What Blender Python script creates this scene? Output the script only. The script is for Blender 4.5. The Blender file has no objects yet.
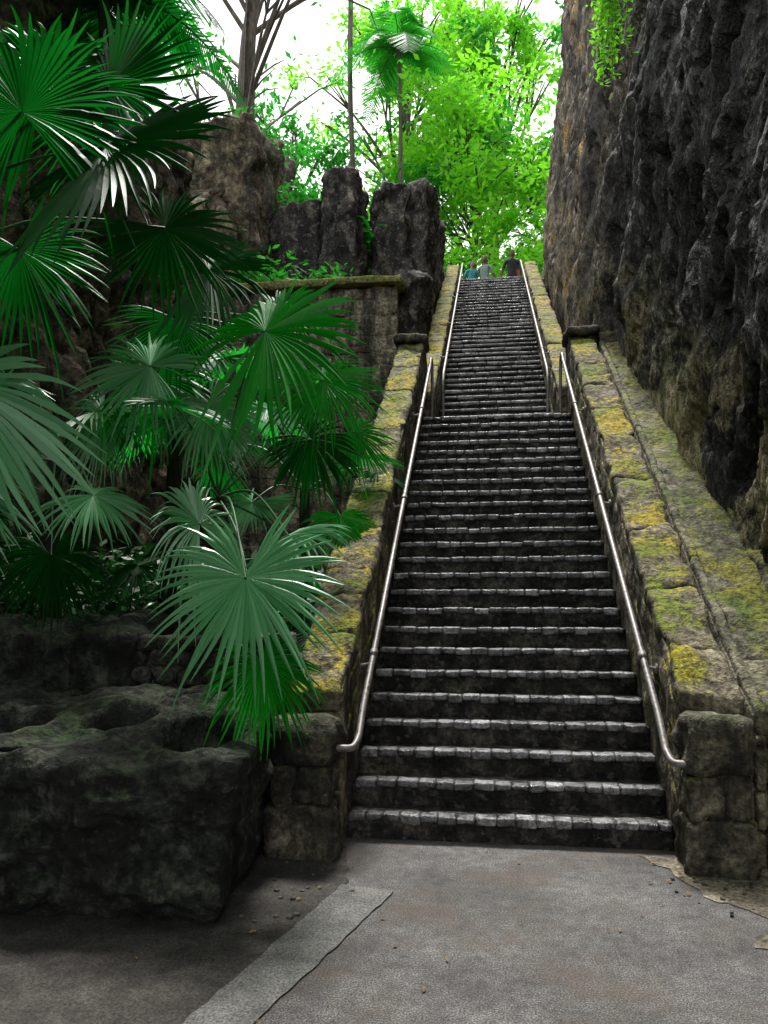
import bpy, bmesh, math, random
import numpy as np
from mathutils import Vector, Matrix, noise
random.seed(7)
S=bpy.context.scene
COL=S.collection

# ------------------------------------------------------------ node helpers
class M:
    def __init__(s,name):
        s.mat=bpy.data.materials.new(name); s.mat.use_nodes=True
        s.nt=s.mat.node_tree; s.b=s.nt.nodes['Principled BSDF']; s.out=s.nt.nodes['Material Output']
        s.geo=s.nt.nodes.new('ShaderNodeNewGeometry')
    def n(s,t): return s.nt.nodes.new(t)
    def L(s,a,b): s.nt.links.new(a,b)
    def pos(s,sc=(1,1,1),rot=(0,0,0)):
        if sc==(1,1,1) and rot==(0,0,0): return s.geo.outputs['Position']
        m=s.n('ShaderNodeMapping'); m.inputs['Scale'].default_value=sc; m.inputs['Rotation'].default_value=rot
        s.L(s.geo.outputs['Position'],m.inputs['Vector']); return m.outputs[0]
    def noise(s,scale,detail=6,rough=.6,vec=None,dist=0.):
        x=s.n('ShaderNodeTexNoise'); x.inputs['Scale'].default_value=scale; x.inputs['Detail'].default_value=min(detail,4)
        x.inputs['Roughness'].default_value=rough; x.inputs['Distortion'].default_value=dist
        s.L(vec if vec else s.pos(),x.inputs['Vector']); return x.outputs[0]
    def ramp(s,f,stops):
        r=s.n('ShaderNodeValToRGB'); e=r.color_ramp.elements
        while len(e)<len(stops): e.new(.5)
        for i,(p,c) in enumerate(stops):
            e[i].position=p
            if isinstance(c,(int,float)): c=(c,c,c)
            e[i].color=(*c,1)
        s.L(f,r.inputs[0]); return r.outputs[0]
    def mix(s,f,a,b,mode='MIX'):
        m=s.n('ShaderNodeMix'); m.data_type='RGBA'; m.blend_type=mode
        for i,v in ((0,f),(6,a),(7,b)):
            if isinstance(v,(int,float)): m.inputs[i].default_value=v if i==0 else (v,v,v,1)
            elif isinstance(v,tuple): m.inputs[i].default_value=(*v,1)
            else: s.L(v,m.inputs[i])
        return m.outputs[2]
    def math(s,op,a,b=0.,clamp=False):
        m=s.n('ShaderNodeMath'); m.operation=op; m.use_clamp=clamp
        for i,v in ((0,a),(1,b)):
            if isinstance(v,(int,float)): m.inputs[i].default_value=v
            else: s.L(v,m.inputs[i])
        return m.outputs[0]
    def nz(s):
        x=s.n('ShaderNodeSeparateXYZ'); s.L(s.geo.outputs['Normal'],x.inputs[0]); return x.outputs[2]
    def xyz(s):
        x=s.n('ShaderNodeSeparateXYZ'); s.L(s.geo.outputs['Position'],x.inputs[0]); return x.outputs
    def bump(s,h,st=.5,d=.02,nrm=None):
        b=s.n('ShaderNodeBump'); b.inputs['Strength'].default_value=st; b.inputs['Distance'].default_value=d
        s.L(h,b.inputs['Height'])
        if nrm: s.L(nrm,b.inputs['Normal'])
        return b.outputs[0]
    def fin(s,col,rough=.8,nrm=None,spec=.5,metal=0.):
        b=s.b
        if isinstance(col,tuple): b.inputs['Base Color'].default_value=(*col,1)
        else: s.L(col,b.inputs['Base Color'])
        if isinstance(rough,(int,float)): b.inputs['Roughness'].default_value=rough
        else: s.L(rough,b.inputs['Roughness'])
        b.inputs['Specular IOR Level'].default_value=spec; b.inputs['Metallic'].default_value=metal
        if nrm: s.L(nrm,b.inputs['Normal'])
        return s.mat

def stone(name,dark,mid,light,moss=None,moss2=None,mthr=.5,up=.3,fine=30,bst=.8,rough=.85,streak=.5,lich=0.,bd=.07,msc=2.3):
    m=M(name)
    b=m.noise(fine,4,.75); c=m.noise(4.2,5,.72)
    col=m.ramp(c,[(.34,dark),(.5,mid),(.66,light)])
    col=m.mix(.9,col,m.ramp(b,[(.36,.3),(.5,.95),(.66,1.8)]),'MULTIPLY')
    if moss:
        f=m.math('ADD',m.noise(msc,5,.74),m.math('MULTIPLY',m.nz(),up))
        f=m.math('ADD',f,m.math('MULTIPLY',m.math('SUBTRACT',b,.5),.55))
        f=m.ramp(f,[(mthr,0.),(mthr+.12,1.)])
        mc=m.mix(m.ramp(m.noise(1.7,3,.65),[(.42,0.),(.58,1.)]),moss,moss2)
        mc=m.mix(.9,mc,m.ramp(b,[(.36,.2),(.62,1.5)]),'MULTIPLY')
        col=m.mix(m.math('MULTIPLY',f,.93),col,mc)
    if streak:
        sv=m.pos((4.2,4.2,.7))
        sf=m.ramp(m.noise(1.,4,.65,vec=sv),[(.42,0.),(.6,1.)])
        side=m.ramp(m.nz(),[(.2,1.),(.75,.1)])
        col=m.mix(m.math('MULTIPLY',m.math('MULTIPLY',sf,side),streak),col,(.012,.012,.011))  # dark upright streaks, strongest on steep faces
    if lich:
        col=m.mix(m.math('MULTIPLY',m.ramp(m.noise(13,3,.6),[(.58,0.),(.66,1.)]),lich),col,(.34,.34,.31))
    h=m.math('ADD',m.math('MULTIPLY',c,1.),m.math('MULTIPLY',b,.32))
    return m.fin(col,rough,m.bump(h,min(1.,bst),bd),.3)

# ------------------------------------------------------------ materials
moY=(.40,.31,.018); moG=(.17,.21,.015)
mat_par=stone('mossy_parapet_stone',(.045,.04,.026),(.16,.138,.092),(.35,.305,.22),moY,moG,.615,.22,22,1.,streak=.9,msc=2.4)
mat_pier=stone('weathered_pier_stone',(.028,.028,.021),(.10,.092,.066),(.25,.225,.16),(.16,.17,.02),(.06,.08,.02),.67,.2,24,1.,streak=.85)
mat_ledge=stone('ledge_flagstone',(.045,.042,.028),(.15,.14,.093),(.31,.285,.2),(.21,.2,.02),(.10,.145,.02),.61,.2,20,1.,streak=.5)
mat_boulder=stone('dark_boulder_stone',(.006,.007,.0055),(.024,.028,.021),(.09,.096,.075),(.025,.055,.014),(.05,.06,.03),.70,.22,18,1.,streak=.85,lich=.1)
mat_rubble=stone('rubble_stone',(.03,.03,.026),(.09,.085,.072),(.2,.19,.155),(.03,.05,.012),(.05,.06,.02),.85,.2,24,1.,streak=.3)
mat_darkrock=stone('dark_limestone',(.010,.010,.010),(.042,.038,.035),(.17,.15,.125),(.05,.09,.015),(.1,.1,.02),.8,.25,5,1.,streak=.85,lich=.35)
mat_wall=stone('terrace_wall_stone',(.09,.077,.055),(.24,.21,.15),(.42,.38,.29),(.1,.15,.03),(.2,.18,.04),.7,.2,18,1.,streak=.85)
mat_brownrock=stone('brown_cliff_rock',(.03,.024,.018),(.12,.094,.066),(.31,.25,.165),(.05,.09,.015),(.1,.1,.02),.85,.25,6,1.,streak=.7,lich=.3)
mat_riser=stone('stair_riser_stone',(.007,.0067,.0063),(.028,.0255,.023),(.11,.10,.082),None,None,1.2,.1,24,1.,streak=.4,lich=.2)
mat_coping=stone('green_coping',(.1,.12,.04),(.2,.2,.07),(.3,.28,.12),(.15,.2,.03),(.25,.24,.05),.5,.2,20,.8,streak=0)

def brick_mat():
    m=M('nosing_brick'); r=m.geo.outputs['Random Per Island']
    col=m.ramp(r,[(0,(.06,.061,.065)),(.35,(.11,.11,.115)),(1,(.25,.25,.26))])
    b=m.noise(38,3,.75); c=m.noise(8,4,.7)
    col=m.mix(.95,col,m.ramp(c,[(.38,.25),(.5,.95),(.62,1.6)]),'MULTIPLY')
    col=m.mix(.8,col,m.ramp(b,[(.38,.4),(.5,.95),(.62,1.7)]),'MULTIPLY')
    h=m.math('ADD',c,m.math('MULTIPLY',b,.3))
    return m.fin(col,m.ramp(c,[(.38,.28),(.62,.6)]),m.bump(h,.8,.04),.75)
mat_brick=brick_mat()

def asphalt():
    m=M('asphalt'); b=m.noise(120,2,.9); c=m.noise(1.3,5,.65); d=m.noise(14,4,.75)
    col=m.ramp(c,[(.36,(.056,.054,.053)),(.5,(.084,.081,.080)),(.64,(.115,.11,.108))])
    col=m.mix(1,col,m.ramp(b,[(.34,.15),(.5,.9),(.62,2.5)]),'MULTIPLY')
    col=m.mix(.8,col,m.ramp(d,[(.36,.6),(.5,1.),(.64,1.35)]),'MULTIPLY')
    w=m.ramp(m.noise(1.7,5,.68),[(.48,0.),(.62,1.)])
    br=m.mix(m.math('MULTIPLY',w,.6),col,m.mix(1,(.085,.066,.054),m.ramp(b,[(.35,.3),(.62,1.7)]),'MULTIPLY'))
    return m.fin(br,.75,m.bump(b,.22,.003),.35)
mat_asph=asphalt()
mat_slab=stone('concrete_slab',(.11,.11,.105),(.16,.16,.153),(.21,.21,.2),None,None,.95,0,90,.2,streak=0,bd=.006)
mat_soilc=stone('worn_pavement',(.034,.031,.028),(.056,.052,.047),(.09,.083,.074),None,None,1.1,0,90,.3,streak=0,bd=.008)
mat_patch=stone('broken_pavement',(.07,.062,.045),(.18,.155,.115),(.34,.29,.22),(.1,.11,.03),(.13,.12,.04),.8,.0,40,.8,streak=0,bd=.03)
mat_soil=stone('garden_soil',(.008,.007,.005),(.02,.016,.011),(.04,.032,.022),None,None,.6,.0,20,1.,streak=0)

def cliff_mat():
    m=M('quarry_cliff')
    a=m.noise(1.,5,.7,vec=m.pos((1.6,1.6,.4))); c=m.noise(2.,5,.75,vec=m.pos((4.,4.,1.1),(.22,0,0))); b=m.noise(15,4,.8,vec=m.pos((1,1.3,.5),(.35,0,0)))
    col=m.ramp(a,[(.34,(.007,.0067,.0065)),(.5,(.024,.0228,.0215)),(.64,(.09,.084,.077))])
    col=m.mix(.95,col,m.ramp(c,[(.38,.2),(.5,.85),(.62,2.1)]),'MULTIPLY')
    col=m.mix(.95,col,m.ramp(b,[(.40,.2),(.52,.85),(.62,3.6)]),'MULTIPLY')
    p=m.xyz()
    ramp=m.math('ADD',m.math('MULTIPLY',p[1],.655),-2.3)
    h=m.math('SUBTRACT',p[2],ramp)
    h=m.math('ADD',h,m.math('MULTIPLY',m.math('SUBTRACT',a,.5),2.2))
    low=m.ramp(m.math('MULTIPLY',h,.25),[(.12,1.),(.42,0.)])
    pn=m.ramp(m.math('ADD',m.noise(.85,5,.68),m.math('MULTIPLY',m.math('SUBTRACT',b,.5),.25)),[(.46,0.),(.56,1.)])
    f=m.math('MULTIPLY',m.math('MULTIPLY',low,pn),.85)
    oc=m.mix(m.ramp(m.noise(1.7,4,.6),[(.42,1.),(.52,0.)]),(.38,.33,.19),(.10,.13,.025))
    oc=m.mix(.9,oc,m.ramp(b,[(.38,.2),(.6,1.5)]),'MULTIPLY')
    col=m.mix(f,col,oc)
    fy=m.ramp(m.math('MULTIPLY',p[1],.04),[(.44,0.),(.56,1.)])
    far_lit=m.ramp(a,[(.34,(.05,.044,.04)),(.48,(.15,.13,.105)),(.58,(.32,.27,.19)),(.64,(.5,.3,.08))])  # far cliff catches more light: painted as paler colour, plus ochre patches
    far_lit=m.mix(.9,far_lit,m.ramp(c,[(.38,.2),(.6,1.5)]),'MULTIPLY')
    col=m.mix(m.math('MULTIPLY',fy,.8),col,far_lit)
    hh=m.math('ADD',c,m.math('MULTIPLY',b,.4))
    return m.fin(col,.72,m.bump(hh,1.,.17),.35)
mat_cliff=cliff_mat()

def leaf(name,c1,c2,rough=.4,trans=.35,tcol=None,spec=.5):
    m=M(name); r=m.geo.outputs['Random Per Island']
    col=m.mix(r,c1,c2)
    m.fin(col,rough,None,spec)
    t=m.n('ShaderNodeBsdfTranslucent')
    if tcol: t.inputs[0].default_value=(*tcol,1)
    else: m.L(col,t.inputs[0])
    x=m.n('ShaderNodeMixShader'); x.inputs[0].default_value=trans
    m.L(m.b.outputs[0],x.inputs[1]); m.L(t.outputs[0],x.inputs[2]); m.L(x.outputs[0],m.out.inputs[0])
    return m.mat
lf_green=leaf('palm_leaf_green',(.007,.14,.010),(.022,.29,.022),.38,.42,(.02,.62,.035),.4)
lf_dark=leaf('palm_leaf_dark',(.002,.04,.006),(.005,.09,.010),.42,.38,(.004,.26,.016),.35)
lf_silver_sheen=leaf('palm_leaf_silver_sheen',(.07,.27,.10),(.22,.5,.26),.33,.12,(.04,.5,.07),.8)  # silvery green, lightened so glossy sky highlights sit in the leaf colour
lf_tree=leaf('tree_leaf',(.06,.25,.008),(.22,.55,.02),.5,.5,(.28,.85,.03))
lf_tree2=leaf('tree_leaf_deep',(.008,.10,.012),(.035,.23,.022),.5,.45,(.05,.5,.03))
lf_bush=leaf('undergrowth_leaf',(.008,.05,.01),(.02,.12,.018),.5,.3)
lf_litter=leaf('fallen_leaf',(.2,.1,.02),(.38,.22,.05),.7,.1)
mm=M('bark'); bk=mm.noise(8,4,.7,vec=mm.pos((1,1,.25)))
mat_bark=mm.fin(mm.ramp(bk,[(.3,(.03,.025,.02)),(.6,(.12,.1,.085)),(.8,(.24,.21,.18))]),.85,mm.bump(bk,.8,.03))
mm=M('palm_fibre'); bk=mm.noise(30,4,.7,vec=mm.pos((1,1,.3)))
mat_fibre=mm.fin(mm.ramp(bk,[(.3,(.012,.01,.008)),(.7,(.06,.045,.03))]),.9,mm.bump(bk,.9,.02))
mm=M('petiole_green'); mat_pet=mm.fin((.03,.12,.03),.45)
mm=M('weathered_steel'); bk=mm.noise(22,4,.6)
mat_rail=mm.fin(mm.ramp(bk,[(.35,(.12,.11,.105)),(.55,(.26,.25,.245)),(.68,(.2,.14,.11))]),mm.ramp(bk,[(.3,.42),(.7,.65)]),None,.5,.6)

# ------------------------------------------------------------ mesh helpers
class Acc:
    def __init__(s): s.v=[]; s.f=[]; s.m=[]
    def add(s,vs,fs,m=0):
        o=len(s.v); s.v.extend(vs); s.f.extend([tuple(i+o for i in f) for f in fs]); s.m.extend([m]*len(fs))
    def obj(s,name,mats,smooth=True,parent=None,merge=False):
        me=bpy.data.meshes.new(name); me.from_pydata([tuple(p) for p in s.v],[],s.f)
        for x in mats: me.materials.append(x)
        me.polygons.foreach_set('material_index',s.m)
        if merge:
            bm=bmesh.new(); bm.from_mesh(me); bmesh.ops.remove_doubles(bm,verts=bm.verts,dist=2e-4)
            bmesh.ops.recalc_face_normals(bm,faces=bm.faces); bm.to_mesh(me); bm.free()
        me.polygons.foreach_set('use_smooth',[smooth]*len(me.polygons)); me.update()
        o=bpy.data.objects.new(name,me); COL.objects.link(o)
        if parent: o.parent=parent
        return o
def empty(name,loc=(0,0,0)):
    e=bpy.data.objects.new(name,None); COL.objects.link(e); return e
def nv(p): return noise.noise_vector(p)
def block(acc,C,seg=.1,r=.02,amp=.008,fr=6.,m=0,post=None):
    C=[Vector(c) for c in C]
    Lx=((C[1]-C[0]).length+(C[7]-C[6]).length)/2; Ly=((C[2]-C[0]).length+(C[7]-C[5]).length)/2; Lz=((C[4]-C[0]).length+(C[7]-C[3]).length)/2
    H=(Lx/2,Ly/2,Lz/2); r=min(r,min(H)*.9)
    def par(L):
        k=max(1,int(L/seg)); a=r/L
        return [0.]+[a+(1-2*a)*i/k for i in range(k+1)]+[1.]
    P=(par(Lx),par(Ly),par(Lz))
    def mp(q):
        p=[(q[i]-.5)*2*H[i] for i in range(3)]
        inn=[max(-(H[i]-r),min(H[i]-r,p[i])) for i in range(3)]
        d=[p[i]-inn[i] for i in range(3)]; l=math.sqrt(sum(x*x for x in d))
        if l>r: p=[inn[i]+d[i]/l*r for i in range(3)]
        a,b,c=[p[i]/(2*H[i])+.5 for i in range(3)]
        w=(C[0]*((1-a)*(1-b)*(1-c))+C[1]*(a*(1-b)*(1-c))+C[2]*((1-a)*b*(1-c))+C[3]*(a*b*(1-c))
          +C[4]*((1-a)*(1-b)*c)+C[5]*(a*(1-b)*c)+C[6]*((1-a)*b*c)+C[7]*(a*b*c))
        if post: w=post(w,(a,b,c))
        if amp: w=w+nv(w*fr)*amp+nv(w*fr*2.9+Vector((9,3,1)))*amp*.5
        return w
    for ax in range(3):
        u,v=[i for i in range(3) if i!=ax]
        for side in (0.,1.):
            vs=[];fs=[];nu=len(P[u]);nn=len(P[v])
            for i in range(nu):
                for j in range(nn):
                    q=[0,0,0];q[ax]=side;q[u]=P[u][i];q[v]=P[v][j];vs.append(mp(q))
            for i in range(nu-1):
                for j in range(nn-1):
                    f=(i*nn+j,(i+1)*nn+j,(i+1)*nn+j+1,i*nn+j+1)
                    flip=(side==0.)^(ax==1)
                    fs.append(f[::-1] if flip else f)
            acc.add(vs,fs,m)
def box8(x0,x1,y0,y1,z0,z1): return [(x0,y0,z0),(x1,y0,z0),(x0,y1,z0),(x1,y1,z0),(x0,y0,z1),(x1,y0,z1),(x0,y1,z1),(x1,y1,z1)]
def slope8(x0,x1,y0,y1,f,o0,o1): return [(x0,y0,f(y0)-o1),(x1,y0,f(y0)-o1),(x0,y1,f(y1)-o1),(x1,y1,f(y1)-o1),(x0,y0,f(y0)-o0),(x1,y0,f(y0)-o0),(x0,y1,f(y1)-o0),(x1,y1,f(y1)-o0)]
def tube(acc,pts,rad,n=8,m=0,cap=True):
    pts=[Vector(p) for p in pts]
    if isinstance(rad,(int,float)): rad=[rad]*len(pts)
    vs=[];fs=[];up=None
    for i,p in enumerate(pts):
        t=(pts[min(i+1,len(pts)-1)]-pts[max(i-1,0)])
        if t.length<1e-6: t=Vector((0,0,1))
        t.normalize()
        if up is None:
            up=t.orthogonal().normalized()
        up=(up-t*up.dot(t)).normalized(); b=t.cross(up)
        for k in range(n):
            a=2*math.pi*k/n; vs.append(p+(up*math.cos(a)+b*math.sin(a))*rad[i])
    for i in range(len(pts)-1):
        for k in range(n):
            k2=(k+1)%n; fs.append((i*n+k,i*n+k2,(i+1)*n+k2,(i+1)*n+k))
    if cap:
        fs.append(tuple(range(n))[::-1]); fs.append(tuple((len(pts)-1)*n+k for k in range(n)))
    acc.add(vs,fs,m)
def smoothpath(pts,k=6):
    pts=[Vector(p) for p in pts]; out=[]
    for i in range(len(pts)-1):
        p0=pts[max(i-1,0)];p1=pts[i];p2=pts[i+1];p3=pts[min(i+2,len(pts)-1)]
        for j in range(k):
            t=j/k; out.append(.5*((2*p1)+(p2-p0)*t+(2*p0-5*p1+4*p2-p3)*t*t+(3*p1-p0-3*p2+p3)*t**3))
    out.append(pts[-1]); return out

# ------------------------------------------------------------ ground
g=Acc(); g.add([(-200,-200,0),(200,-200,0),(200,300,0),(-200,300,0)],[(0,1,2,3)])
g.obj('ground',[mat_asph],False)
def sheet(name,outline,z,mat,jit=.012,th=.0):
    pts=[]
    for i in range(len(outline)):
        a=Vector((*outline[i],0)); b=Vector((*outline[(i+1)%len(outline)],0)); k=max(1,int((b-a).length/.05))
        for j in range(k):
            p=a.lerp(b,j/k); q=nv(p*9)*jit+nv(p*30)*jit*.4; pts.append((p.x+q.x,p.y+q.y,z))
    me=bpy.data.meshes.new(name); me.from_pydata(pts,[],[tuple(range(len(pts)))]); me.materials.append(mat)
    bm=bmesh.new(); bm.from_mesh(me); bmesh.ops.triangulate(bm,faces=bm.faces); bm.to_mesh(me); bm.free()
    o=bpy.data.objects.new(name,me); COL.objects.link(o); return o
sheet('worn_pavement',[(-6,-1),(-1.75,-1),(-1.1,2.8),(-.78,4.3),(-.9,5.0),(-6,5.0)],.004,mat_soilc,.03)
sheet('concrete_strip',[(-1.82,0.),(-1.5,0.),(-.87,2.85),(-.5,4.24),(-.8,4.31),(-1.137,2.815)],.009,mat_slab,.014)
sheet('broken_pavement',[(.95,5.05),(1.02,4.9),(1.1,4.6),(1.3,4.2),(1.55,3.95),(2.2,4.1),(3.,4.6),(3,5.2),(1.5,5.0)],.005,mat_patch,.07)
sheet('broken_pavement',[(1.25,3.8),(1.42,3.72),(1.48,3.85),(1.3,3.92)],.005,mat_patch,.05)
sheet('broken_pavement',[(1.6,3.45),(1.9,3.35),(2.0,3.6),(1.7,3.65)],.005,mat_patch,.06)
# ------------------------------------------------------------ stairs
XL,XR=-.92,1.17; UL,UR=-.78,1.03
Y0,G1,R1,N1=5.15,.255,.17,25
YU,G2,R2,N2=12.5,.28,.18,36
ZL=R1*N1; ZT=ZL+R2*N2; YT=YU+G2*(N2-1)
st=Acc(); nb=Acc()
def flight(x0,x1,ys,gz,rz,n,zb,seg,bl):
    for k in range(n):
        y=ys+gz*k; z=zb+rz*(k+1); ye=y+gz+.06
        if k==n-1: ye=y+(1.4 if zb==0 else 3.)
        sg=.045 if (zb==0 and k<9) else seg
        def pst(w,q,y=y,z=z):
            w=w.copy()
            if q[1]<.2:
                w.y+=.035*max(0,noise.fractal(Vector((w.x*5,z*7,w.z*9)),.8,2.2,3))*(1-q[2]*.3)
            return w
        block(st,box8(x0-.02,x1+.02,y+.022,ye,z-rz-.03,z-.010),sg,.01,.011,9.,0,pst)
        x=x0
        wob=random.uniform(0,9)
        while x<x1-.02:
            l=random.uniform(*bl)
            if x+l>x1-.06: l=x1-x
            def wv(xx): return .007*noise.noise(Vector((xx*2.2,wob,z))), .011*noise.noise(Vector((xx*2.5,wob+5,z)))
            d0,e0=wv(x); d1,e1=wv(x+l)
            jz=random.uniform(-.003,.003); jy=random.uniform(-.005,.005)
            if random.random()<.06: jz-=.009
            h=.056+random.uniform(-.014,.008); gp=.0015 if n==N1 else .001
            C=box8(x+gp,x+l-gp,y+jy,y+.115+jy,z-h,z+jz)
            C=[(c[0],c[1]+(e1 if i%2 else e0),c[2]+(d1 if i%2 else d0)) for i,c in enumerate(C)]
            block(nb,C,.035 if (n==N1 and k<10) else .2,.013,.006,12.)
            x+=l
flight(XL,XR,Y0,G1,R1,N1,0,.1,(.11,.155))
flight(UL,UR,YU,G2,R2,N2,ZL,.2,(.2,.34))
stair=empty('stone_staircase')
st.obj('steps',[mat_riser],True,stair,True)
nb.obj('brick_nosing',[mat_brick],True,stair,True)
# ------------------------------------------------------------ parapets
zl=lambda y: .90+.667*(y-4.8)
zu=lambda y: 5.22+.60*(y-12.5)
def parapet(name,x0,x1,y0,y1,f,core_z,courses,lens,seg=.055,mat=mat_par,amp=.024):
    a=Acc()
    block(a,[(x0+.02,y0+.02,core_z),(x1-.02,y0+.02,core_z),(x0+.02,y1-.02,core_z),(x1-.02,y1-.02,core_z),
             (x0+.02,y0+.02,f(y0)-.05),(x1-.02,y0+.02,f(y0)-.05),(x0+.02,y1-.02,f(y1)-.05),(x1-.02,y1-.02,f(y1)-.05)],.3,.01,.004,4.)
    for ci,(o0,o1) in enumerate(courses):
        y=y0; first=True
        def post(w,q,ci=ci):
            w=w.copy()
            e=noise.fractal(Vector((w.x*3.,w.y*2.,w.z*3.)),.8,2.2,4)
            if ci==0 and q[2]>.5: w.z+=.035*e-.035*abs(noise.noise(Vector((w.x*9,w.y*9,w.z*9))))
            if q[0]<.1: w.x+=.03*abs(e)
            if q[0]>.9: w.x-=.03*abs(e)
            return w
        while y<y1-.02:
            l=random.uniform(*lens)
            if first and ci%2: l*=.55
            first=False
            if y+l>y1-.2: l=y1-y
            j=random.uniform(-.006,.006); d=random.uniform(-.008,.008) if ci else random.uniform(-.014,.006)
            block(a,slope8(x0+j,x1+j,y-.001,y+l+.001,f,o0+d,o1-.002),seg,.035 if ci==0 else .02,amp,4.,0,post)
            y+=l
    return a.obj(name,[mat],True,None,True)
cs=[(0,.17),(.17,.42),(.42,.68),(.68,.96)]
parapet('stair_parapet_wall',-1.31,XL,4.98,11.62,zl,-.1,cs,(.3,.85))
parapet('stair_parapet_wall',XR,1.55,4.98,11.62,zl,-.1,cs,(.3,.95))
parapet('stair_parapet_wall',-1.14,UL,11.7,22.5,zu,-.1,cs,(.4,1.),.14)
parapet('stair_parapet_wall',UR,1.38,11.7,22.5,zu,-.1,cs,(.4,1.),.14)
# foot piers
for (x0,x1,zt) in ((-1.36,-.95,.86),(1.155,1.53,.92)):
    a=Acc(); z=-.03; y0=4.70
    def pp(w,q):
        e=noise.fractal(w*2.6,.8,2.2,4); n_=(w-Vector(((x0+x1)/2,5.,w.z))).normalized(); w=w+n_*e*.055
        w.x+=.02*noise.noise(w*9); w.y+=.03*noise.noise(w*8+Vector((3,3,3)))
        return w
    hs=[.34,.26,.33] 
    for i,h in enumerate(hs):
        if i==len(hs)-1: h=zt-z
        w=(.01,-.018,.012)[i]
        if i==1:
            xm=x0+(x1-x0)*random.uniform(.4,.6)
            block(a,box8(x0-w,xm,y0-w,5.0,z-.004,z+h+.004),.03,.03,.024,6.,0,pp)
            block(a,box8(xm,x1+w,y0-w+.012,5.0,z-.004,z+h+.004),.03,.03,.024,6.,0,pp)
        else:
            block(a,box8(x0-w,x1+w,y0-w,5.02,z-.004,z+h+.004),.03,.08 if i==2 else .035,.024,6.,0,pp)
        z+=h
    block(a,box8(x0+.05,x1-.05,y0+.06,4.98,-.03,zt-.08),.1,.01,.004,6.)
    a.obj('stair_pier',[mat_pier],True,None,True)
# landing piers
for x0,x1 in ((-1.36,-.88),(1.13,1.6)):
    a=Acc(); block(a,box8(x0+.04,x1-.04,11.5,12.0,3.9,5.40),.12,.03,.015,5.); block(a,box8(x0-.01,x1+.01,11.42,12.05,5.40,5.53),.06,.05,.03,5.)
    a.obj('landing_pier',[mat_pier],True,None,True)
# ------------------------------------------------------------ ledge on the right
a=Acc()
block(a,[(1.58,4.95,-.1),(3.4,4.95,-.1),(1.58,11.5,-.1),(3.4,11.5,-.1),(1.58,4.95,zl(4.95)-.1),(3.4,4.95,zl(4.95)-.04),(1.58,11.5,zl(11.5)-.1),(3.4,11.5,zl(11.5)-.04)],.2,.03,.012,4.)
def lpost(w,q):
    w=w.copy()
    if q[2]>.5: w.z+=.08*noise.fractal(Vector((w.x*2.4,w.y*2.0,1)),.8,2.2,4)
    return w
for row,(x0,x1,o) in enumerate(((1.59,1.66,.035),(1.665,2.05,.07),(2.055,2.7,.04))):
    y=4.88+random.uniform(0,.05)
    while y<11.4:
        l=random.uniform(.35,1.) if row else random.uniform(.9,1.8)
        if y+l>11.25: l=11.5-y
        j=random.uniform(-.02,.02) if row else 0
        block(a,slope8(x0,x1,y,y+l,zl,o+j,o+.16),.055,.025,.028 if row else .012,4.,0,lpost if row else None)
        y+=l
    z=-.03
    while z<zl(4.9)-.2:
        h=random.uniform(.18,.3); h=min(h,zl(4.9)-.17-z)
        if h<.05: break
        block(a,box8(x0,x1,4.86+random.uniform(0,.02),5.1,z+.004,z+h-.004),.06,.03,.02,5.); z+=h
block(a,box8(1.6,2.3,11.45,12.1,4.6,5.45),.12,.04,.02,4.)
a.obj('stone_ledge',[mat_ledge],True,None,True)
# ------------------------------------------------------------ handrails
def rail(name,pts,rad,brackets,wallx):
    a=Acc(); tube(a,pts,rad,12)
    for (p,s) in brackets:
        p=Vector(p); tube(a,smoothpath([p+Vector((0,0,-rad*.5)),p+Vector((s*.03,0,-.07)),p+Vector((s*abs(p.x-wallx)*.99,0,-.085))],5),rad*.5,8)
        tube(a,[Vector((wallx-s*.012,p.y,p.z-.085)),Vector((wallx+s*.02,p.y,p.z-.085))],rad*1.6,12)
        tube(a,[p+Vector((0,-.03,-.03*.66)),p+Vector((0,.03,.03*.66))],rad*1.25,12)
    return a.obj(name,[mat_rail])
nl=lambda y: R1+.667*(y-Y0)
for s,wx,rx in ((-1,XL,-.815),(1,XR,1.07)):
    hz=.80
    y0=5.03 if s<0 else 4.98
    P=smoothpath([(wx+s*.05,y0-.20,nl(y0)+hz-.22),(wx-s*.02,y0-.21,nl(y0)+hz-.22),(rx+s*.02,y0-.18,nl(y0)+hz-.215),(rx,y0-.08,nl(y0)+hz-.16)],6)
    P+= [Vector((rx,y,nl(y)+hz-.06)) for y in (y0+.1,6.5,8,9.5,11.1)]
    P+= smoothpath([(rx,11.3,nl(11.3)+hz-.06),(rx,11.45,nl(11.4)+hz),(rx,11.6,nl(11.4)+hz+.0),(rx,11.68,nl(11.4)+hz-.12),(rx,11.7,ZL+.02)],5)
    rail('handrail',P,.023,[((rx,y,nl(y)+hz-.06),s) for y in (5.6,7.7,9.8)],wx)
nu=lambda y: ZL+R2+.607*(y-YU)
for s,wx,rx in ((-1,UL,-.68),(1,UR,.93)):
    hz=.84
    P=smoothpath([(rx,12.25,ZL),(rx,12.25,ZL+.5),(rx,12.25,nu(12.3)+hz-.15),(rx,12.4,nu(12.4)+hz)],5)
    P+=[Vector((rx,y,nu(y)+hz)) for y in (14,16,18,20,22.)]
    P+=smoothpath([(rx,22.4,nu(22.3)+hz),(rx,22.8,nu(22.3)+hz),(rx,22.9,nu(22.3)+hz-.2),(rx,22.9,ZT)],5)
    rail('handrail',P,.023,[((rx,y,nu(y)+hz),s) for y in (13.5,15.8,18.2)],wx)
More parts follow.
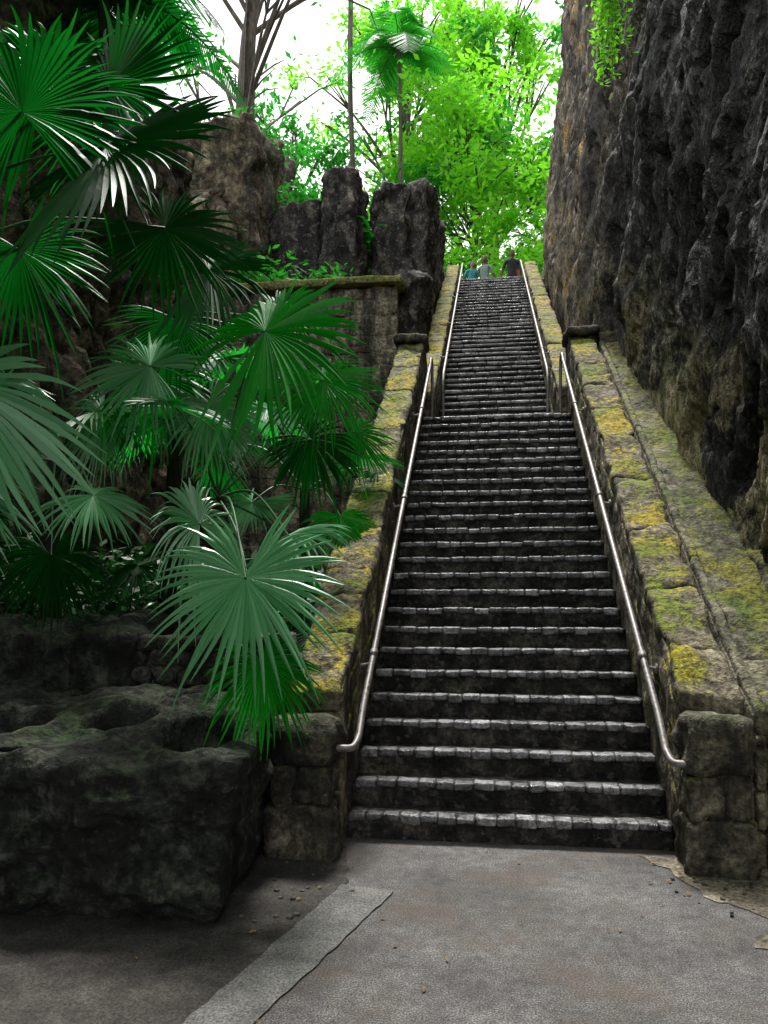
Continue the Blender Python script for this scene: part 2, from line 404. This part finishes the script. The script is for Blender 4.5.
# ------------------------------------------------------------ cliffs
def sample(poly,t):
    d=[0]
    for i in range(len(poly)-1): d.append(d[-1]+math.dist(poly[i][:2],poly[i+1][:2]))
    s=t*d[-1]
    for i in range(len(poly)-1):
        if s<=d[i+1]+1e-9:
            f=(s-d[i])/(d[i+1]-d[i]); return [poly[i][k]*(1-f)+poly[i+1][k]*f for k in range(len(poly[i]))]
    return list(poly[-1])
def cliff(name,poly,side,nu_,nv_,z0,mat,lean,amp=.5,depth=25,ledge=None,fine=1.):
    a=Acc(); vs=[];fs=[]
    for i in range(nu_+1):
        x,y,h=sample(poly,i/nu_)
        x2,y2,_=sample(poly,min(1,(i+1)/nu_)); x1,y1,_=sample(poly,max(0,(i-1)/nu_))
        t=Vector((x2-x1,y2-y1,0)).normalized(); nrm=Vector((-t.y,t.x,0))
        if side<0: nrm=-nrm
        hh=h+noise.noise(Vector((x*.5,y*.5,3)))*1.6+noise.noise(Vector((x*2,y*2,8)))*.5
        for j in range(nv_+1):
            z=z0+(hh-z0)*j/nv_
            p=Vector((x,y,z))
            base=ledge(y) if ledge else 0
            up=max(0,z-base)
            d=-lean(y)*up
            q=Vector((x*.55,y*.55,z*.22)); d+=amp*(noise.fractal(q,1.,2.1,4)*.55)
            d+=amp*.42*noise.fractal(Vector((x*1.6,y*1.6+z*.25,z*.45)),.8,2.2,4)
            r=noise.fractal(Vector((x*5,y*5+z*.9,z*1.7)),.6,2.3,4)
            d+=amp*.32*fine*(r-abs(r)*.6)
            if up<.6: d*=.35+.65*up/.6
            vs.append(p+nrm*d)
        vs.append(Vector((x,y,hh))-nrm*depth)
    w=nv_+2
    for i in range(nu_):
        for j in range(nv_+1):
            f=(i*w+j,(i+1)*w+j,(i+1)*w+j+1,i*w+j+1); fs.append(f if side>0 else f[::-1])
    a.add(vs,fs); return a.obj(name,[mat])
ramp_h=lambda y: max(0,zl(y)) if y<12 else min(ZT,zu(y))
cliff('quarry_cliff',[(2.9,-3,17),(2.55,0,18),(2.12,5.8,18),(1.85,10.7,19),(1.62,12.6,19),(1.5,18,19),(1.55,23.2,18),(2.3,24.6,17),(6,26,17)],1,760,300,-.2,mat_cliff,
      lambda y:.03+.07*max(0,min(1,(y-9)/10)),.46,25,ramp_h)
cliff('rock_cliff',[(-3.6,-9,11),(-4.3,-3,11),(-4.8,0,10),(-4.7,6,10.),(-4.8,12,9.5),(-4.6,16.5,9.5)],-1,340,120,-.2,mat_brownrock,lambda y:.05,.7,20)
def rock(name,C,seg=.12,r=.1,amp=.12,fr=1.8,mat=mat_darkrock,post=None,col=.15):
    a=Acc()
    def pp(w,q):
        w=w+Vector((noise.fractal(Vector((w.x*3,w.y*3,w.z*.5)),.7,2.2,4),noise.fractal(Vector((w.x*3+5,w.y*3,w.z*.5)),.7,2.2,4),noise.fractal(Vector((w.x*3+5,w.y*3,w.z*.5+7)),.7,2.2,3)*.6))*col
        return post(w,q) if post else w
    block(a,C,seg,r,amp,fr,0,pp); return a.obj(name,[mat],True,None,True)
def hex8(x0,x1,y0,y1,z0,zn,zf): return [(x0,y0,z0),(x1,y0,z0),(x0,y1,z0),(x1,y1,z0),(x0,y0,zn),(x1,y0,zn),(x0,y1,zf),(x1,y1,zf)]
rock('rock_outcrop',hex8(-2.45,-1.24,16.6,22.4,5,10.5,12.2),.08)
rock('rock_outcrop',hex8(-3.44,-2.66,16.1,17.3,5,10.65,10.5),.08)
rock('rock_outcrop',hex8(-4.7,-3.5,16.4,18.6,5,10.2,10.2))
rock('rock_outcrop',hex8(-4.9,-1.5,17.4,18.6,5,9.7,9.9),.15)
rock('rock_outcrop',hex8(-7.5,-4.75,15.6,19,5,11.6,12.6),.13,.15,.15,1.5,mat_brownrock)
rock('rock_outcrop',hex8(-6.5,-1.4,19.2,22.4,5,9.8,10.6),.25)
rock('rock_outcrop',hex8(-1.75,-1.16,14.3,17,0,7.75,8.2),.07,.2,.1,3.,mat_darkrock,None,.14)
# terrace retaining wall
a=Acc(); z=.9
block(a,box8(-5,-1.66,14.08,16.6,0,7.26),.5,.02,.01,3.)
while z<7.25:
    h=min(random.uniform(.16,.5),7.27-z)
    if h<.08: break
    x=-5.-random.uniform(0,.3)
    while x<-1.64:
        l=random.uniform(.25,1.0)
        if x+l>-1.8: l=-1.62-x
        block(a,box8(x-.01,x+l+.01,14.0+random.uniform(-.02,.015),14.3,z-.01,z+h+.01),.1,.02,.045,3.2); x+=l
    z+=h
block(a,box8(-5,-1.5,13.85,14.5,7.29,7.43),.15,.03,.03,4.,1)
a.obj('terrace_retaining_wall',[mat_wall,mat_coping],True,None,True)
a=Acc(); block(a,box8(-60,60,22.55,120,0,ZT-.015),8,.01,0); a.obj('hilltop_terrain',[mat_soilc],False,None,True)
# ------------------------------------------------------------ garden bed and foreground rocks
a=Acc(); vs=[];fs=[]; nx,ny=60,90
for i in range(nx+1):
    for j in range(ny+1):
        x=-6+4.72*i/nx; y=5.25+8.8*j/ny
        vs.append(Vector((x,y,1.0+.18*noise.fractal(Vector((x*.9,y*.9,0)),1,2,4)+.08*(y-5))))
for i in range(nx):
    for j in range(ny): fs.append((i*(ny+1)+j,(i+1)*(ny+1)+j,(i+1)*(ny+1)+j+1,i*(ny+1)+j+1))
a.add(vs,fs); a.obj('garden_bed',[mat_soil])
a=Acc(); block(a,box8(-6,-1.33,5.2,5.5,-.05,1.2),.3,.03,.02,3.)
z=.5
while z<1.26:
    x=-6+random.uniform(0,.1); h=random.uniform(.09,.14)
    while x<-1.36:
        l=random.uniform(.09,.2); o=random.uniform(-.03,.02); k=random.uniform(-.015,.015)
        block(a,box8(x+.004,x+l-.004,5.13+o,5.35,z+.004+k,z+h-.004+k),.045,.04,.02,11.); x+=l
    z+=h
a.obj('rubble_wall',[mat_rubble],True,None,True)
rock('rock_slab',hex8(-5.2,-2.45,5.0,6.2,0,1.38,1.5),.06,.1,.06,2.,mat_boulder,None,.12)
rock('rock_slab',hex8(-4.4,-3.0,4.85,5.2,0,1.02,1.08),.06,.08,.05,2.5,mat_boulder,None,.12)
# weathered block with solution hollows; (x,y,rx,ry,depth)
pits=[(-1.56,4.14,.21,.25,.55),(-2.1,4.25,.16,.2,.32),(-1.9,4.72,.12,.1,.12),(-2.75,4.1,.26,.2,.2),(-3.3,4.4,.2,.2,.15)]
def bpost(w,q):
    w=w.copy()
    if q[2]>.5:
        k=(q[2]-.5)*2; edge=min(1,min(q[0],1-q[0])*14)*min(1,min(q[1],1-q[1])*5)
        w.z+=k*(.05*noise.fractal(Vector((w.x*2.,w.y*2.,3)),.8,2.2,4)-.045*abs(noise.noise(Vector((w.x*5,w.y*5,3)))))
        for (x,y,rx,ry,d) in pits:
            t=math.hypot((w.x-x)/rx+noise.noise(w*5)*.2,(w.y-y)/ry+noise.noise(w*5+Vector((7,0,0)))*.2)
            if t<2.2: w.z+=k*(-d*math.exp(-(t*1.02)**6)+.035*math.exp(-((t-1.25)*3.5)**2))*edge
    k=1-q[2]; w.x-=(.16*k*k)*(q[0]) ; w.y+=.10*k*k*(1-q[1])
    f=noise.fractal(Vector((w.x*1.3,w.y*1.3,w.z*3.5)),.9,2.2,4)
    w+=Vector((f*.09*(q[0]>.9),-f*.14*(q[1]<.1),.03*noise.fractal(w*3,.9,2.2,4)))
    return w
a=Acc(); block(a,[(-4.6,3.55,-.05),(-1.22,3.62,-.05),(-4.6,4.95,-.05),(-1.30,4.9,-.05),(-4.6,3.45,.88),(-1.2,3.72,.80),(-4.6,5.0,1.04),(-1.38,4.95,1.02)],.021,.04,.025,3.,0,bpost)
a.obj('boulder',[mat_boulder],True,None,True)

# ------------------------------------------------------------ vegetation
def leaves(acc,cent,sig,n,ls,rng,m=0,flat=.6):
    c=np.asarray(cent)+rng.normal(size=(n,3))*np.asarray(sig)
    a=rng.normal(size=(n,3)); a[:,2]*=flat; a/=np.linalg.norm(a,axis=1)[:,None]
    b=np.cross(a,rng.normal(size=(n,3))*np.array([.6,.6,1.])+np.array([0,0,.8])); b/=np.linalg.norm(b,axis=1)[:,None]+1e-9
    l=ls*rng.uniform(.6,1.3,size=(n,1)); 
    V=np.stack([c+a*l,c+b*l*.42+a*l*.1,c-a*l,c-b*l*.42+a*l*.1],1).reshape(-1,3)
    o=len(acc.v); acc.v.extend(V.tolist()); acc.f.extend([(o+4*i,o+4*i+1,o+4*i+2,o+4*i+3) for i in range(n)]); acc.m.extend([m]*n)
def tree(name,base,H,R,nc,nl_,ls,seed,lm,lean=(0,0),tr=.022,clow=.35,sg=.15,deep=.25):
    rnd=random.Random(seed); rng=np.random.default_rng(seed); a=Acc(); base=Vector(base)
    T=[base+Vector((lean[0]*t*H+rnd.uniform(-.15,.15),lean[1]*t*H+rnd.uniform(-.15,.15),H*.85*t)) for t in [i/6 for i in range(7)]]
    T[0]=base-Vector((0,0,.2)); P=smoothpath(T,4); n=len(P)
    tube(a,P,[H*tr*(1-.82*i/(n-1)) for i in range(n)],9,0)
    for i in range(nc):
        th=rnd.uniform(0,2*math.pi); ph=rnd.uniform(-1,1); rr=rnd.uniform(.45,1.)
        c=base+Vector((lean[0]*H*.7,lean[1]*H*.7,H*(clow+(1-clow)/2)))
        q=c+Vector((math.cos(th)*math.sqrt(1-ph*ph)*R*rr,math.sin(th)*math.sqrt(1-ph*ph)*R*rr,ph*H*(1-clow)/2*rr))
        tz=max(.2,min(.9,(q.z-base.z)/H/.85-rnd.uniform(.12,.35))); s=P[int(tz*(n-1))]
        mid=s.lerp(q,.5)+Vector((rnd.uniform(-.3,.3),rnd.uniform(-.3,.3),rnd.uniform(-.1,.5)))
        B=smoothpath([s,mid,q],5); tube(a,B,[H*.006*(1-.85*k/(len(B)-1)) for k in range(len(B))],5,0)
        lmx=2 if rnd.random()<deep else 1
        for k in range(3):
            e=q+Vector((rnd.gauss(0,1),rnd.gauss(0,1),rnd.gauss(0,.7)))*R*.17
            tube(a,[B[-4],q.lerp(e,.5)+Vector((0,0,.1)),e],[H*.0025,H*.0018,.006],4,0)
            if nl_: leaves(a,e,(R*sg*.7,R*sg*.7,R*sg*.42),nl_//nc//3,ls,rng,lmx)
    return a.obj(name,[mat_bark,lm,lf_tree2],False)
tree('broadleaf_tree',(-.5,34,ZT),12,4.6,46,15000,.17,11,lf_tree)
tree('broadleaf_tree',(3.0,31,ZT),6.8,2.8,24,6500,.16,12,lf_tree)
tree('broadleaf_tree',(-4.2,37,ZT),19,4.6,34,6500,.17,13,lf_tree,(.03,0),.016,.45,.12)
tree('broadleaf_tree',(-9.5,33,ZT),13,3.0,18,3000,.15,14,lf_tree2,(.1,0),.014,.5,.13)
tree('broadleaf_tree',(0.3,40,ZT),22,4.6,28,6000,.2,15,lf_tree,(.0,0),.014,.5,.12)
tree('broadleaf_tree',(4.2,26.5,ZT+5),9,2.6,16,2200,.13,17,lf_tree2,(-.1,0),.014,.3,.15)
tree('bare_tree',(-7.2,21,9.5),13,4.5,30,500,.13,18,lf_tree2,(.1,-.05),.034,.35,.13)
tree('broadleaf_tree',(-8.2,13,9.),6,2.8,20,3600,.12,19,lf_tree2,(.1,-.1),.02,.2,.15)
tree('unseen_shade_tree',(-4.7,-2.0,0),10.5,4.4,52,9000,.32,41,lf_tree2,(.05,.06),.03,.38,.2)  # out of view, added to block sky light and darken the left foreground
a=Acc(); rng=np.random.default_rng(5)
for i in range(55):
    leaves(a,(rng.uniform(-5,5),rng.uniform(28,33),ZT+rng.uniform(.3,4.)),(.7,.7,.5),260,.15,rng,int(rng.integers(0,5)==0))
a.obj('hilltop_foliage',[lf_tree,lf_tree2],False)
a=Acc()
for (x,y,z,s,n) in ((-2.5,17,9.6,.3,400),(-2.5,17,8.6,.25,300),(-4.,17,10.5,.4,350),(-5.5,17,11.9,.5,500),(-3.5,19.5,10.4,.6,600),(-3.2,15,7.6,.4,400),(-4.3,14.6,7.7,.4,400)):
    leaves(a,(x,y,z),(s,s*.7,s*.6),n,.09,rng)
a.obj('rock_top_shrubs',[lf_tree2],False)
a=Acc(); tube(a,smoothpath([(-5.2,30,ZT),(-5.15,30,17),(-5.3,30,22),(-5.2,30,28)],5),.1,8); a.obj('slender_tree_trunk',[mat_bark])
a=Acc(); vr=random.Random(3)
for i in range(14):
    x=1.6+vr.uniform(-.12,.12); y=10.2+vr.uniform(-.4,.5); z0=11; z1=vr.uniform(8.3,9.4)
    pts=[(x+math.sin(k*1.3+i)*.03,y+math.cos(k+i)*.03,z0+(z1-z0)*k/8) for k in range(9)]
    tube(a,pts,.006,4,0)
    for k in range(9): leaves(a,pts[k],(.06,.06,.16),16,.045,rng,1)
a.obj('hanging_vine',[mat_bark,lf_tree],False)
a=Acc()
for i in range(90):
    x=vr.uniform(-4.5,-1.6); y=vr.uniform(5.6,12); leaves(a,(x,y,1.3+vr.uniform(0,.6)),(.22,.22,.16),90,.07,rng)
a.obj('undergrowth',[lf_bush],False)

def fan(acc,hub,d,n,R,m=1,nseg=36,spread=305,droop=.25,rnd=random,split=.5,cone=.12):
    hub=Vector(hub); d=Vector(d).normalized(); n=Vector(n); n=(n-d*n.dot(d)).normalized(); s=d.cross(n)
    sp=math.radians(spread); da=sp/nseg; rf=R*split
    St=[.02,.22,.42,split,split+(1-split)*.3,split+(1-split)*.58,split+(1-split)*.82,1.]
    St=sorted(set(round(x,3) for x in St))
    for i in range(nseg):
        a=-sp/2+(i+.5)*da; e=d*math.cos(a)+s*math.sin(a); t=-d*math.sin(a)+s*math.cos(a)
        l=R*(1-.13*(abs(a)/math.pi)**2)*rnd.uniform(.9,1.05); dr=droop*rnd.uniform(.7,1.4); tw=rnd.uniform(-.07,.07); lif=rnd.uniform(-.05,.05)
        if rnd.random()<.06: dr*=2.2
        vs=[];fs=[]
        for k,q in enumerate(St):
            r=l*q; 
            if q<=split+1e-6: w=r*math.tan(da/2); f=0
            else:
                f=(q-split)/(1-split); w=rf*math.tan(da/2)*(1-f)**.75*.92+.0008
            c=hub+e*r+n*(-cone*r+ (cone*1.3+lif*f)*r*(q))+t*(tw*f*f*R)
            c=c+Vector((0,0,-dr*R*q**2.6))
            fold=.55*w
            vs+= [c-t*w-n*fold, c+n*fold, c+t*w-n*fold]
        for k in range(len(St)-1):
            o=3*k; fs+=[(o,o+1,o+4,o+3),(o+1,o+2,o+5,o+4)]
        acc.add(vs,fs,m)
def D(phi,tau=0.):
    p=math.radians(phi); t=math.radians(tau); return Vector((math.cos(p)*math.cos(t),-math.sin(t),math.sin(p)*math.cos(t)))
G,K,SV=1,2,3
def fan_palm(name,base,crown,lvs,extra,seed,rt=.07,ch=(2,2,2,1,3)):
    rnd=random.Random(seed); a=Acc(); base=Vector(base); crown=Vector(crown)
    P=smoothpath([base,base.lerp(crown,.5)+Vector((rnd.uniform(-.08,.08),0,0)),crown],8)
    tube(a,P,[rt*(1.15-.3*i/(len(P)-1))*(1+.08*(i%2)) for i in range(len(P))],10,0)
    for i in range(extra):
        th=rnd.uniform(0,2*math.pi); el=rnd.uniform(-.5,.9); L=rnd.uniform(.55,1.)
        v=Vector((math.cos(th)*math.cos(el),math.sin(th)*math.cos(el),math.sin(el)))
        h=crown+v*L+Vector((0,0,-.12*L))
        dd=(v+Vector((0,0,-.55))).normalized(); nn=Vector((v.x*.3,v.y*.3,1))+Vector((0,-.4,0))
        lvs=lvs+[(tuple(h),tuple(dd),rnd.uniform(.36,.55),rnd.choice(ch),tuple(nn))]
    for (h,d,R,mi,nn) in lvs:
        h=Vector(h); mid=crown.lerp(h,.55)+Vector((0,0,.12*(h-crown).length))
        pp=smoothpath([crown,mid,h],6); tube(a,pp,[.010-.005*i/(len(pp)-1) for i in range(len(pp))],6,4)
        fan(a,h,d,nn,R,mi,rnd.choice([46,50,56]),rnd.uniform(285,330),rnd.uniform(.2,.42),rnd,rnd.uniform(.48,.64))
    return a.obj(name,[mat_fibre,lf_green,lf_dark,lf_silver_sheen,mat_pet],False)
NC=(0,-.8,.6); NU=(0,-.45,.9)
fan_palm('fan_palm',(-3.3,3.1,0),(-2.95,3.3,3.0),[
 ((-1.55,3.02,3.46),D(25),.62,K,(0,-.7,.7)),((-1.84,2.9,3.55),D(100),.56,K,NC),((-1.5,3.5,3.35),D(-35),.44,K,NC),
 ((-2.04,2.78,2.45),D(-50),.56,SV,NU),((-2.12,2.75,2.1),D(-40),.42,SV,NC),((-1.68,3.3,3.9),D(60),.55,K,NC),((-2.0,3.3,3.95),D(110),.5,K,NC),
 ((-2.05,3.2,3.15),D(-70),.42,K,NC)],0,21)
fan_palm('fan_palm',(-2.0,5.7,.9),(-1.95,5.5,2.35),[
 ((-1.27,4.37,3.15),D(20),.64,G,NC),((-2.14,4.76,3.10),D(160),.5,SV,NC),((-1.15,5.4,3.15),D(5),.5,G,NC),
 ((-1.68,4.42,2.05),D(110,20),.42,SV,NU),((-1.16,4.49,1.98),D(15,20),.45,SV,NU),((-1.29,4.07,1.72),D(-90,15),.60,SV,(0,-.65,.9)),
 ((-1.22,4.15,1.26),D(-70,10),.36,G,NC),((-1.9,5.2,2.95),D(-60),.45,SV,NU),((-1.3,5.69,2.8),D(-40),.42,K,NC)],2,22,.06,(2,2,3))
fan_palm('fan_palm',(-2.9,6.6,1.),(-2.7,6.5,3.3),[((-1.8,4.9,3.75),D(20),.50,K,NC),((-1.5,5.4,3.6),D(40),.42,G,NC),((-2.4,5.4,3.2),D(-100),.5,K,NC),((-2.9,5.6,3.),D(-120),.5,SV,NC),((-2.2,5.3,3.6),D(-60),.5,K,NC)],6,23,.07,(1,2,3,2))
fan_palm('fan_palm',(-1.9,7.6,1.),(-1.8,7.6,2.7),[((-1.1,6.42,3.0),D(-30),.38,G,NC),((-1.4,6.8,3.5),D(20),.36,SV,NU)],6,24,.055,(1,2,3,2))
fan_palm('fan_palm',(-3.5,5.9,1.),(-3.4,5.8,2.7),[((-2.6,4.9,2.3),D(-20),.42,SV,NU),((-2.9,4.9,1.9),D(-80),.42,K,NC)],8,25)
fan_palm('fan_palm',(-3.2,9.3,1.2),(-3.2,9.3,4.0),[],9,26,.07,(1,2,2))
fan_palm('fan_palm',(-2.3,8.5,1.2),(-2.3,6.6,1.9),[],5,27,.04,(3,2,2))

def feather_palm(name,base,top,nf,L,seed,mat=lf_tree2,rt=.11):
    rnd=random.Random(seed); a=Acc(); base=Vector(base); top=Vector(top)
    P=smoothpath([base,base.lerp(top,.5)+Vector((.15,0,0)),top],8); tube(a,P,[rt*(1-.4*i/(len(P)-1)) for i in range(len(P))],9,0)
    for i in range(nf):
        th=2*math.pi*i/nf+rnd.uniform(-.2,.2); el=rnd.uniform(.1,1.2); h=Vector((math.cos(th),math.sin(th),0)); side=Vector((-h.y,h.x,0))
        pts=[]; l=L*rnd.uniform(.85,1.1)
        for k in range(15):
            t=k/14; pts.append(top+h*(l*t*math.cos(el)*(1-.1*t))+Vector((0,0,l*(math.sin(el)*t-.75*t*t))))
        tube(a,pts,[.025*(1-.85*k/14) for k in range(15)],5,0)
        for k in range(1,56):
            t=k/56; j=min(13,int(t*14)); f=t*14-j; p=pts[j].lerp(pts[j+1],f); tn=(pts[j+1]-pts[j]).normalized()
            ll=l*.3*math.sin(math.pi*(.12+.85*t))**.7
            for sg in (-1,1):
                dv=(side*sg+tn*.55+Vector((0,0,-.35+rnd.uniform(-.15,.15)))).normalized(); q=p+dv*ll; w=tn*.013*L/2
                a.add([p-w,p+w,p.lerp(q,.5)+w*1.2,q,p.lerp(q,.5)-w*1.2],[(0,1,2,3,4)],1)
    return a.obj(name,[mat_bark,mat],False)
feather_palm('feather_palm_tree',(-3.6,30,ZT),(-3.35,30,22.9),15,3.1,31)
feather_palm('feather_palm_tree',(-5.2,10,6),(-4.4,8.5,8.6),14,2.0,32,lf_dark)
a=Acc()
for i in range(46):
    x=vr.uniform(-1.6,1.6); y=vr.uniform(2.4,5.0); th=vr.uniform(0,6.3); l=vr.uniform(.01,.022); z=.014
    if i<16: x=vr.choice([vr.uniform(-1.25,-.9),vr.uniform(.9,1.3)]); y=vr.uniform(4.2,5.0)
    c,s_=math.cos(th),math.sin(th)
    a.add([(x+c*l,y+s_*l,z),(x-s_*l*.5,y+c*l*.5,z+.006),(x-c*l,y-s_*l,z),(x+s_*l*.5,y-c*l*.5,z+.004)],[(0,1,2,3)])
a.obj('fallen_leaves',[lf_litter],False)
a=Acc()
for i in range(60):
    if i%2: x,y=vr.uniform(1.0,1.9),vr.uniform(4.1,4.75)
    else: x,y=vr.uniform(-1.25,-.95),vr.uniform(3.7,4.7)
    s_=vr.uniform(.006,.02)
    block(a,box8(x,x+s_*1.6,y,y+s_*1.3,.0,s_),.1,s_*.4,s_*.3,30.)
a.obj('loose_gravel',[mat_rubble],True)

# ------------------------------------------------------------ people at the stair head
def flat(name,c,r=.8):
    m=M(name); nz_=m.noise(14,3,.5); return m.fin(m.mix(.3,c,m.ramp(nz_,[(.3,.6),(.7,1.2)]),'MULTIPLY'),r)
skin=flat('skin',(.35,.2,.14),.55); hairm=flat('hair',(.02,.014,.01),.5); eyem=flat('eye',(.02,.02,.02),.3)
def person(name,loc,H,yaw,shirt,trous,sk=skin,longhair=False,bend=0.,armr=(.32,.05,.86),arml=(-.32,.05,.86)):
    k=H/1.75; e=empty(name)
    V=[(0,0,.95),(0,0,1.12),(0,0,1.30),(0,0,1.43),(0,0,1.50),(0,-.01,1.60),(0,-.01,1.69)]
    Rr=[(.15,.11),(.13,.10),(.165,.11),(.13,.085),(.052,.055),(.075,.09),(.068,.08)]
    E=[(i,i+1) for i in range(6)]
    for s,hand in ((1,armr),(-1,arml)):
        b=len(V); sh=Vector((s*.19,0,1.41)); hd=Vector(hand); el=sh.lerp(hd,.52)+Vector((s*.03,.05,0))
        V+=[tuple(sh),tuple(el),tuple(hd)]; Rr+=[(.055,.055),(.042,.042),(.028,.03)]; E+=[(3,b),(b,b+1),(b+1,b+2)]
    for s,st_ in ((1,.07),(-1,-.04)):
        b=len(V); V+=[(s*.09,0,.88),(s*.10,-.02-st_*.5,.48),(s*.10,st_,.09),(s*.11,st_-.16,.035)]
        Rr+=[(.085,.09),(.058,.06),(.042,.045),(.04,.03)]; E+=[(0,b),(b,b+1),(b+1,b+2),(b+2,b+3)]
    def B(p):
        p=Vector(p)
        if bend and p.z>.95:
            d=p-Vector((0,0,.95)); p=Vector((0,0,.95))+Matrix.Rotation(bend,3,'X')@d
        return p
    me=bpy.data.meshes.new('body'); me.from_pydata([tuple(B(p)) for p in V],E,[])
    o=bpy.data.objects.new('body',me); COL.objects.link(o)
    md=o.modifiers.new('s','SKIN'); 
    for i,v in enumerate(me.skin_vertices[0].data): v.radius=Rr[i]; v.use_root=(i==0)
    sb=o.modifiers.new('ss','SUBSURF'); sb.levels=2; sb.render_levels=2
    bpy.context.view_layer.update()
    dg=bpy.context.evaluated_depsgraph_get(); nm=bpy.data.meshes.new_from_object(o.evaluated_get(dg))
    o.modifiers.clear(); o.data=nm
    for mt in (shirt,trous,sk,hairm): nm.materials.append(mt)
    inv=Matrix.Rotation(-bend,3,'X')
    for p in nm.polygons:
        c=p.center.copy(); 
        if bend and c.z>.9: c=Vector((0,0,.95))+inv@(c-Vector((0,0,.95)))
        p.use_smooth=True
        p.material_index=2 if c.z>1.475 else (0 if c.z>.93 and not(abs(c.x)>.235 and c.z<1.2) else (2 if abs(c.x)>.235 and c.z<1.2 else (3 if c.z<.07 else 1)))
    o.parent=e
    a=Acc(); hc=Vector((0,-.01,1.645))
    def ell(c,r,m,keep=None,n=14):
        vs=[];fs=[]
        for i in range(n+1):
            for j in range(n*2):
                th=math.pi*i/n; ph=math.pi*j/n; vs.append(B(Vector(c)+Vector((r[0]*math.sin(th)*math.cos(ph),r[1]*math.sin(th)*math.sin(ph),r[2]*math.cos(th)))))
        for i in range(n):
            for j in range(n*2):
                j2=(j+1)%(n*2); f=(i*n*2+j,(i+1)*n*2+j,(i+1)*n*2+j2,i*n*2+j2)
                ph=math.pi*(j+.5)/n; th=math.pi*(i+.5)/n
                if keep is None or keep(th,ph): fs.append(f)
        a.add(vs,fs,m)
    ell(hc,(.079,.098,.118),0)
    ell(hc+Vector((0,.012,.014)),(.088,.105,.122),1,lambda th,ph: th<1.0 or (math.sin(ph)>-.25 and th<(2.6 if longhair else 1.85)))
    if longhair: ell(hc+Vector((0,.075,-.13)),(.075,.04,.16),1)
    ell(hc+Vector((0,-.105,-.015)),(.012,.02,.026),0,None,6)
    for s in (-1,1):
        ell(hc+Vector((s*.031,-.088,.008)),(.012,.008,.007),2,None,6); ell(hc+Vector((s*.082,.005,-.005)),(.012,.022,.032),0,None,6)
    ell(hc+Vector((0,-.092,-.055)),(.024,.01,.006),3,None,6)
    for s,hand in ((1,armr),(-1,arml)):
        hd=Vector(hand); ell(hd+Vector((0,-.005,-.055)),(.017,.038,.048),0,None,8)
        for fi in range(4):
            y=-.035+fi*.021; L_=(.062,.074,.07,.055)[fi]; p=hd+Vector((0,y,-.095))
            tube(a,[B(p),B(p+Vector((-s*.006,0,-L_*.5))),B(p+Vector((-s*.022,0,-L_)))],[.009,.0085,.006],6,0)
        p=hd+Vector((0,-.035,-.04)); tube(a,[B(p),B(p+Vector((-s*.01,-.022,-.025))),B(p+Vector((-s*.015,-.028,-.055)))],[.011,.01,.007],6,0)
    mth=flat('lips',(.3,.1,.08),.5)
    h=a.obj('head_and_hands',[sk,hairm,eyem,mth]); h.parent=e
    e.location=loc; e.scale=(k,k,k); e.rotation_euler=(0,0,yaw); return e
t_teal=flat('teal_shirt',(.08,.4,.42)); t_grey=flat('grey_shirt',(.25,.32,.3)); t_dark=flat('dark_shirt',(.025,.025,.035)); t_red=flat('red_shirt',(.4,.07,.05))
jean=flat('denim',(.03,.045,.09)); shade=flat('dark_trousers',(.02,.02,.022)); skin2=flat('skin_deep',(.12,.065,.04),.55)
person('person',(-.50,24.9,ZT),1.58,.5,t_teal,jean,skin,False,.15)
person('person',(-.07,25.0,ZT),1.78,-.3,t_grey,shade,skin2,True)
person('person',(.78,24.8,ZT),1.84,.25,t_dark,shade,skin2,False)
person('person',(.98,25.3,ZT),1.76,2.9,t_red,jean,skin,True)

# ------------------------------------------------------------ light, sky, camera
EL,AZ=math.radians(64),math.radians(-10)
sd=Vector((math.sin(AZ)*math.cos(EL),math.cos(AZ)*math.cos(EL),math.sin(EL)))
sl=bpy.data.lights.new('sun','SUN'); sl.energy=5.0; sl.angle=math.radians(10); sl.color=(1,.97,.92)
so=bpy.data.objects.new('sun',sl); COL.objects.link(so); so.rotation_euler=sd.to_track_quat('Z','Y').to_euler()
w=bpy.data.worlds.new('World'); S.world=w; w.use_nodes=True; nt=w.node_tree; bg=nt.nodes['Background']
sk_=nt.nodes.new('ShaderNodeTexSky'); sk_.sky_type='NISHITA'; sk_.sun_disc=False; sk_.sun_elevation=EL; sk_.sun_rotation=AZ
mx=nt.nodes.new('ShaderNodeMix'); mx.data_type='RGBA'
nz=nt.nodes.new('ShaderNodeTexNoise'); nz.inputs['Scale'].default_value=2.2; nz.inputs['Detail'].default_value=5
tc=nt.nodes.new('ShaderNodeTexCoord'); nt.links.new(tc.outputs['Generated'],nz.inputs['Vector'])
rp=nt.nodes.new('ShaderNodeMapRange'); rp.inputs['From Min'].default_value=.35; rp.inputs['From Max'].default_value=.6; rp.inputs['To Min'].default_value=.8; rp.inputs['To Max'].default_value=1.
nt.links.new(nz.outputs[0],rp.inputs[0]); nt.links.new(rp.outputs[0],mx.inputs[0])
nt.links.new(sk_.outputs[0],mx.inputs[6]); mx.inputs[7].default_value=(12.7,12.7,12.5,1)
nt.links.new(mx.outputs[2],bg.inputs[0]); bg.inputs[1].default_value=.145
cam=bpy.data.cameras.new('camera'); co=bpy.data.objects.new('camera',cam); COL.objects.link(co)
co.location=(0,0,1.6); co.rotation_euler=(math.radians(90),0,math.radians(7.52))
cam.sensor_fit='VERTICAL'; cam.sensor_height=24; cam.lens=24*780/1024; cam.shift_y=88/1024; cam.clip_end=1000; cam.clip_start=.05
S.camera=co
S.view_settings.view_transform='Standard'; S.view_settings.look='None'; S.view_settings.exposure=0
